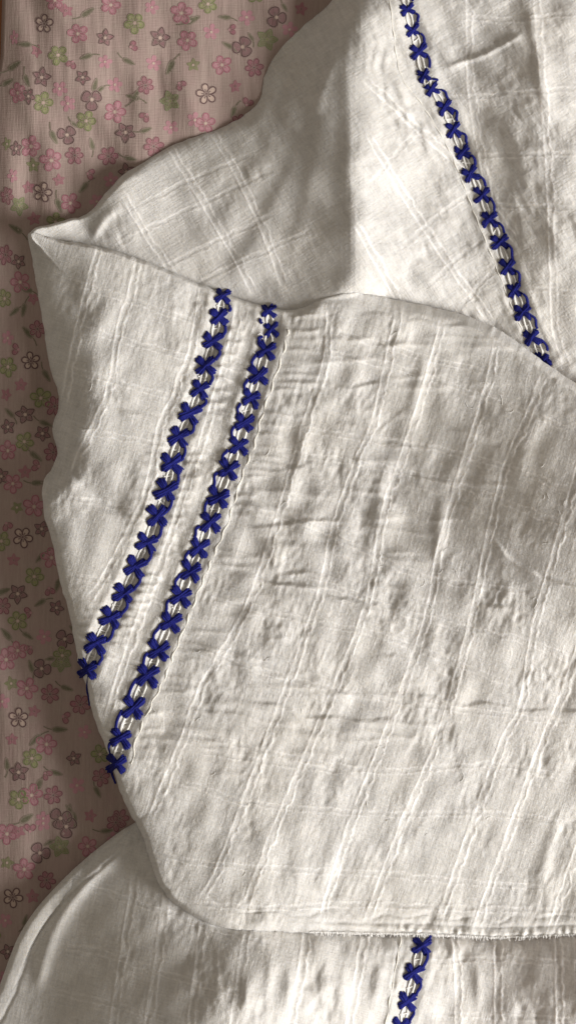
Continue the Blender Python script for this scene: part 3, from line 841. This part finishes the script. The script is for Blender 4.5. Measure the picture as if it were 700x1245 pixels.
# long fine wrinkles fanning out from the gathers
_r2 = np.random.default_rng(77)
for _ in range(95):
    k = int(_r2.integers(0, len(P2) - 1)); u, v = P2[k]
    u0 = u + 20 + _r2.uniform(0, 1) ** 1.5 * 260; v0 = v + (u0 - u) * _r2.uniform(.02, .22)
    L = _r2.uniform(50, 150); sl = _r2.uniform(-.02, .26) if v0 > 480 else _r2.uniform(-.12, .12)
    wv_ = _r2.uniform(-4, 4)
    ridge(dS, [(u0, v0), (u0 + L * .33, v0 + L * .33 * sl + wv_), (u0 + L * .66, v0 + L * .66 * sl - wv_ * .6), (u0 + L, v0 + L * sl)],
          _r2.uniform(0.7, 1.9), _r2.uniform(2.6, 4.5), _r2.uniform(3.2, 6.0), 0.4)
for P_, q0, q1 in ((ROW1, 13, 36), (ROW1, 16, 40), (ROW1, -36, -13)):
    PP = spline(P_, 11)
    for u, v in PP[:-1]:
        if rng.random() < 0.35: continue
        ridge(dS, [(u + q0, v), (u + (q0 + q1) / 2, v + rng.uniform(0, 4)), (u + q1, v + rng.uniform(2, 9))], rng.uniform(1.3, 3.0) * (0.6 if q0 < 0 else 1), 3.1, 3.1, 0.35)
row_band(dS, ROW1, 2.4, 8.5, 1.3)
row_band(dS, ROW2, 2.4, 8.5, 1.5)
for row in (ROW1, ROW2):
    for (a, b) in zip(row[:-1], row[1:]):
        mu, mv = (a[0] + b[0]) / 2, (a[1] + b[1]) / 2
        dS -= 0  # openings are cut below
calm = smooth01((sdS - 3) / np.maximum(rS * 0.7, 6))
dS *= 0.55 + 0.45 * calm
zs = zs + dS
for row in (ROW1, ROW2):
    for (a, b) in zip(row[:-1], row[1:]):
        mu, mv = (a[0] + b[0]) / 2, (a[1] + b[1]) / 2
        i0, j0 = int(mu - U0), int(mv - V0)
        w = (slice(j0 - 14, j0 + 15), slice(i0 - 14, i0 + 15))
        zs[w] -= 3.0 * np.exp(-(((GU[w] - mu) ** 2 + (GV[w] - mv) ** 2) / 22.0))
under = np.where(sdB > 0, Zbody, np.where(sdT > 0, Ztail, Zsheet))
# ruffled raw edge of the lower seam
ruf = noise(801, 40, 11, 0) * smooth01((GU - 455) / 40) * np.exp(-(np.maximum(sdS, 0) / 8) ** 2) * smooth01((GV - 1105) / 15)
zs = zs + 1.5 * ruf
# the cuff end turns down softly along its left margin
_lm = smooth01((300 - GU) / 80) * smooth01((GV - 560) / 40)
fS = roll(sdS, rS * (1 - 0.55 * _lm)) * (1 - 0.16 * _lm * (1 - np.clip(sdS / 30, 0, 1)) ** 2)
lw = stroke([(18, 190), (36, 283), (45, 348), (52, 390), (57, 425), (63, 452), (72, 482), (69, 502), (64, 515), (65, 530), (70, 552), (60, 580), (52, 610)], 95)
lf = np.ones_like(fS)
width = np.interp(lw[2], [0, .25, .42, .55, .75, .9, 1], [70, 84, 86, 66, 50, 38, 24])
lf[lw[0]] = 1 - (1 - np.clip(np.abs(lw[1]) / width, 0, 1)) ** 1.8 * smooth01((1 - lw[2]) / .12)
Zsl = under + (np.maximum(zs, under + 3.5) - under) * fS * (0.22 + 0.78 * lf)
lip = smooth01((GU - 360) / 60) * smooth01((GV - 1095) / 20)
Zsl += lip * (1.2 * np.exp(-((sdS - 6) / 3.5) ** 2) - 1.6 * np.exp(-((sdS - 14) / 2.2) ** 2))
hemw = np.clip(1 - np.abs(GV - 1110) / 60, 0, 1) * smooth01((GU - 210) / 40)
Zsl -= 1.3 * hemw * np.exp(-((sdS - 24 - 2.5 * noise(803, 60, 60, 0)) / 2.4) ** 2)
Zsl = np.where(sdS > 0, np.maximum(Zsl, under + 0.8), under)
sleeve = layer_mesh('sleeve', (sdS, PS), Zsl, M_CLOTH, 0.95, tunic, cS, 18)

# ------------------------------------------------------------------ embroidery
def embroider(row, Z, parent, size, side, skip_ends=()):
    R = np.array(row, float)
    n = len(R)
    for i in range(n):
        a, b = R[max(i - 1, 0)], R[min(i + 1, n - 1)]
        t = (b - a) / (np.hypot(*(b - a)) + 1e-9)
        pit = np.hypot(*(b - a)) / (2 if 0 < i < n - 1 else 1)
        k = size * np.clip(pit / 31.0, 0.72, 1.08) * random.uniform(.94, 1.06)
        t0_ = t.copy()
        nrm = np.array([-t[1], t[0]]) * (1 if t[1] < 0 else -1)      # towards larger u
        if nrm[0] < 0: nrm = -nrm
        bd = Bundle()
        rot = random.uniform(-.12, .12)
        for bar, sg in enumerate((1, -1)):
            ang = sg * (math.radians(47) + random.uniform(-.1, .1)) + rot
            tb = t * 0.45 + np.array([0, 0.55]); tb /= np.hypot(*tb)
            nb = np.array([tb[1], -tb[0]])
            d = tb * math.cos(ang) + nb * math.sin(ang)
            e = np.array([-d[1], d[0]])
            L = 13.4 * k * random.uniform(.92, 1.06) * (0.96 if bar else 1.0)
            bend = random.uniform(-1.2, 1.2)
            for s_, off in enumerate((-1.0, -0.45, 0.1, 0.6, 1.1, -0.2, 0.45)):
                tt = np.linspace(-1, 1, 13)
                spread = 2.9 * k * (0.62 + 0.50 * np.abs(tt) ** 1.3)
                xy = R[i][None] + tt[:, None] * L * d[None] * (1 - 0.05 * abs(off)) + (off * spread + bend * (1 - tt ** 2))[:, None] * e[None]
                arch = np.sqrt(np.clip(1 - np.abs(tt) ** 3.2, 0, 1))
                z = sample(Z, xy[:, 0], xy[:, 1])
                zc = float(sample(Z, R[i][0:1], R[i][1:2])[0])
                z = 0.5 * z + 0.5 * np.minimum(z, zc + 3) + (0.4 + 1.7 * arch) * k + bar * 0.9 * np.exp(-(tt / 0.4) ** 2) * k
                xy = xy + e[None] * (random.uniform(-.5, .5) + random.uniform(-.6, .6) * tt)[:, None] + d[None] * random.uniform(-1.2, 1.2)
                if s_ >= 5: z = z + 0.9 * k * arch
                z = z + random.uniform(-.25, .25)
                r = (1.3 + 0.25 * np.abs(tt)) * k * np.sqrt(np.clip(1.02 - np.abs(tt) ** 9, 0.12, 1)) * (1 + .08 * np.sin(tt * 9 + random.uniform(0, 6)))
                V, F = tube(np.column_stack([xy, z]), r, 7)
                bd.add(V, F)
        bd.build('cross_stitch', M_BLUE, parent)
        if i < n - 1:
            c = R[i + 1]
            sv = nrm * side
            p0, p1 = R[i] + t * 8 * size + sv * 9.2 * size, c - t * 8 * size + sv * 9.2 * size
            tt = np.linspace(0, 1, 9)
            xy = p0[None] * (1 - tt[:, None]) + p1[None] * tt[:, None] + sv[None] * (1.8 * np.sin(tt * math.pi) + random.uniform(-1, 1.5) * np.sin(tt * 2 * math.pi))[:, None]
            z = sample(Z, xy[:, 0], xy[:, 1]) + 1.2 * size
            b2 = Bundle(); V, F = tube(np.column_stack([xy, z]), 1.5 * size, 6); b2.add(V, F)
            V, F = tube(np.column_stack([xy + e[None] * 1.3, z + .4]), 1.0 * size, 6); b2.add(V, F)
            b2.build('linking_thread', M_BLUE, parent)
            # white loops of the openwork between two crosses
            m = (R[i] + c) / 2; gap = np.hypot(*(c - R[i]))
            b3 = Bundle()
            for sgn in (-1, 1):
                th = np.linspace(-1, 1, 9); hl = gap * random.uniform(.30, .38); wd = random.uniform(2.6, 4.4) * size
                xy = m[None] + np.outer(th * hl, t) + np.outer(sgn * wd * np.sqrt(np.clip(1 - 0.9 * th ** 2, 0, 1)) + random.uniform(-.6, .6), nrm)
                ze = sample(Z, xy[:, 0], xy[:, 1]) + 0.3 + 0.5 * random.random()
                V, F = tube(np.column_stack([xy, ze]), size * random.uniform(1.15, 1.7), 7); b3.add(V, F)
            if random.random() < 0.45:
                th = np.linspace(-1, 1, 5)
                xy = m[None] + np.outer(th * 5.0 * size, nrm) + np.outer(th * random.uniform(-3, 3), t)
                V, F = tube(np.column_stack([xy, sample(Z, xy[:, 0], xy[:, 1]) + 0.8]), 0.9 * size, 6); b3.add(V, F)
            b3.build('openwork_thread', M_OPEN, parent)

embroider(ROW1, Zsl, sleeve, 1.12, 1)
embroider(ROW2, Zsl, sleeve, 1.12, -1)
def tail_thread(pts, rad):
    P = spline(pts, 2.5)
    z = np.maximum(sample(Zsl, P[:, 0], P[:, 1]), 2) + 1.0
    z = np.convolve(np.pad(z, 2, 'edge'), np.ones(5) / 5, 'valid')
    b = Bundle(); V, F = tube(np.column_stack([P, z]), rad * (1 - .35 * np.linspace(0, 1, len(P))), 6); b.add(V, F)
    b.build('thread_tail', M_BLUE, sleeve)
tail_thread([(109, 816), (107, 828), (106, 838), (108, 848), (109, 858)], 1.5)
tail_thread([(140, 930), (136, 938), (139, 948), (141, 953)], 1.9)
embroider(ROW3, Zbody, body, 0.96, 1)
embroider(ROW4, Ztail, tail, 1.0, 1)

# gathering cord on the seam right of the second band, and narrow seam edges
def seam_cord(row, dx, Z, parent, rad, wob, name):
    P = spline([(a + dx, b) for a, b in row], 2.5)
    s = np.arange(len(P)) * 2.5
    off = wob * np.sin(s / 3.6 + 1.5 * np.sin(s / 23.0)) + 1.2 * np.sin(s / 31.0)
    xy = P + np.column_stack([off, np.zeros(len(P))])
    z = sample(Z, xy[:, 0], xy[:, 1]) + rad * 0.35 + 0.5 * np.cos(s / 3.6)
    b = Bundle(); V, F = tube(np.column_stack([xy, z]), rad * (1 + .2 * np.sin(s / 2.7)), 7); b.add(V, F)
    return b.build(name, M_CREAM, parent)
seam_cord(ROW2[1:], 20, Zsl - 1.1, sleeve, 1.35, 1.3, 'gathering_cord')
seam_cord([(469, -30), (477, 40), (488, 92), (514, 128), (541, 176), (567, 236), (596, 306), (618, 366), (640, 416)], 0, Zbody - 0.7, body, 1.0, 0.5, 'seam_edge')
seam_cord([(489, 1128), (477, 1190), (463, 1290)], 0, Ztail - 0.7, tail, 1.0, 0.6, 'seam_edge')

# folded hem of the rounded side: a soft padded strip with its row of stitches
def hem_strip():
    P = spline([p[:2] for p in TAIL[0:11]], 3.0)
    T = np.gradient(P, axis=0); T /= np.hypot(T[:, 0], T[:, 1])[:, None]
    Nn = np.stack([-T[:, 1], T[:, 0]], -1)
    prof = np.linspace(0, 1, 11)
    s = np.arange(len(P)) * 3.0
    rh = np.random.default_rng(9)
    pk = np.convolve(rh.normal(0, 1, len(s) + 8), np.ones(3) / 1.7, 'same')[4:-4][:len(s)]
    pk2 = np.convolve(rh.normal(0, 1, len(s) + 16), np.ones(9) / 3, 'same')[8:-8][:len(s)]
    V = []
    for q in prof:
        xy = P + Nn * (-0.6 + q * 19.5)
        base = sample(Ztail, xy[:, 0], xy[:, 1])
        V.append(np.column_stack([xy, base * 0.6 + 0.4 * 7 + (1.7 + pk * 0.35 * (0.4 + q) + pk2 * .5) * math.sin(math.pi * q) ** .45 - (1.6 if q in (0, 1) else 0)]))
    V = np.array(V); m, n = V.shape[:2]
    idx = np.arange(m * n).reshape(m, n)
    q = np.stack([idx[:-1, :-1], idx[1:, :-1], idx[1:, 1:], idx[:-1, 1:]], -1).reshape(-1, 4)
    V = V.reshape(-1, 3)
    me = make_mesh('hem', W(V[:, 0], V[:, 1], V[:, 2]), [q], M_HEM,
                   {'cord': ('FLOAT', np.zeros(len(V))), 'cloth': ('FLOAT_VECTOR', np.column_stack([V[:, 0], V[:, 1], V[:, 2] * 0]) * .01)})
    link('hem', me, tail)
hem_strip()

# frayed threads along the raw lower edge of the sleeve
def fray():
    b = Bundle()
    P = spline([(380, 1134), (430, 1135), (465, 1136), (500, 1136), (550, 1138), (590, 1140), (630, 1140), (700, 1137), (770, 1136)], 1.1)
    r = random.Random(3)
    for u, v in P:
        if r.random() < 0.35: continue
        L = r.uniform(1.5, 5.5); dx = r.uniform(-2.2, 2.2)
        t = np.linspace(0, 1, 4)
        x = u + dx * t + r.uniform(-.5, .5); y = v - 1.5 + L * t
        z0 = float(sample(Zsl, np.array([u]), np.array([v - 5.0]))[0])
        z = z0 - 1 - 5 * t ** 2
        V, F = tube(np.column_stack([x, y, z]), 0.42, 4); b.add(V, F)
    o = b.build('frayed_edge', M_WHITE, sleeve)
    o['kind'] = 'stuff'
fray()

# lint and loose fibres lying on the cloth
def lint():
    b = Bundle(); r = random.Random(21)
    for _ in range(70):
        u, v = r.uniform(90, 690), r.uniform(300, 1120)
        if float(sample(sdS, np.array([u]), np.array([v]))[0]) < 15: continue
        a = r.uniform(0, 6.28); c = r.uniform(-.35, .35); L = r.uniform(5, 15); n = 7
        x, y, pts = u, v, []
        for k in range(n):
            pts.append((x, y)); a += c + r.uniform(-.2, .2); x += L / n * math.cos(a); y += L / n * math.sin(a)
        P = np.array(pts)
        z = sample(Zsl, P[:, 0], P[:, 1]) + .35
        V, F = tube(np.column_stack([P, z]), 0.3, 4); b.add(V, F)
    o = b.build('loose_fibres', M_WHITE, sleeve); o['kind'] = 'stuff'
lint()
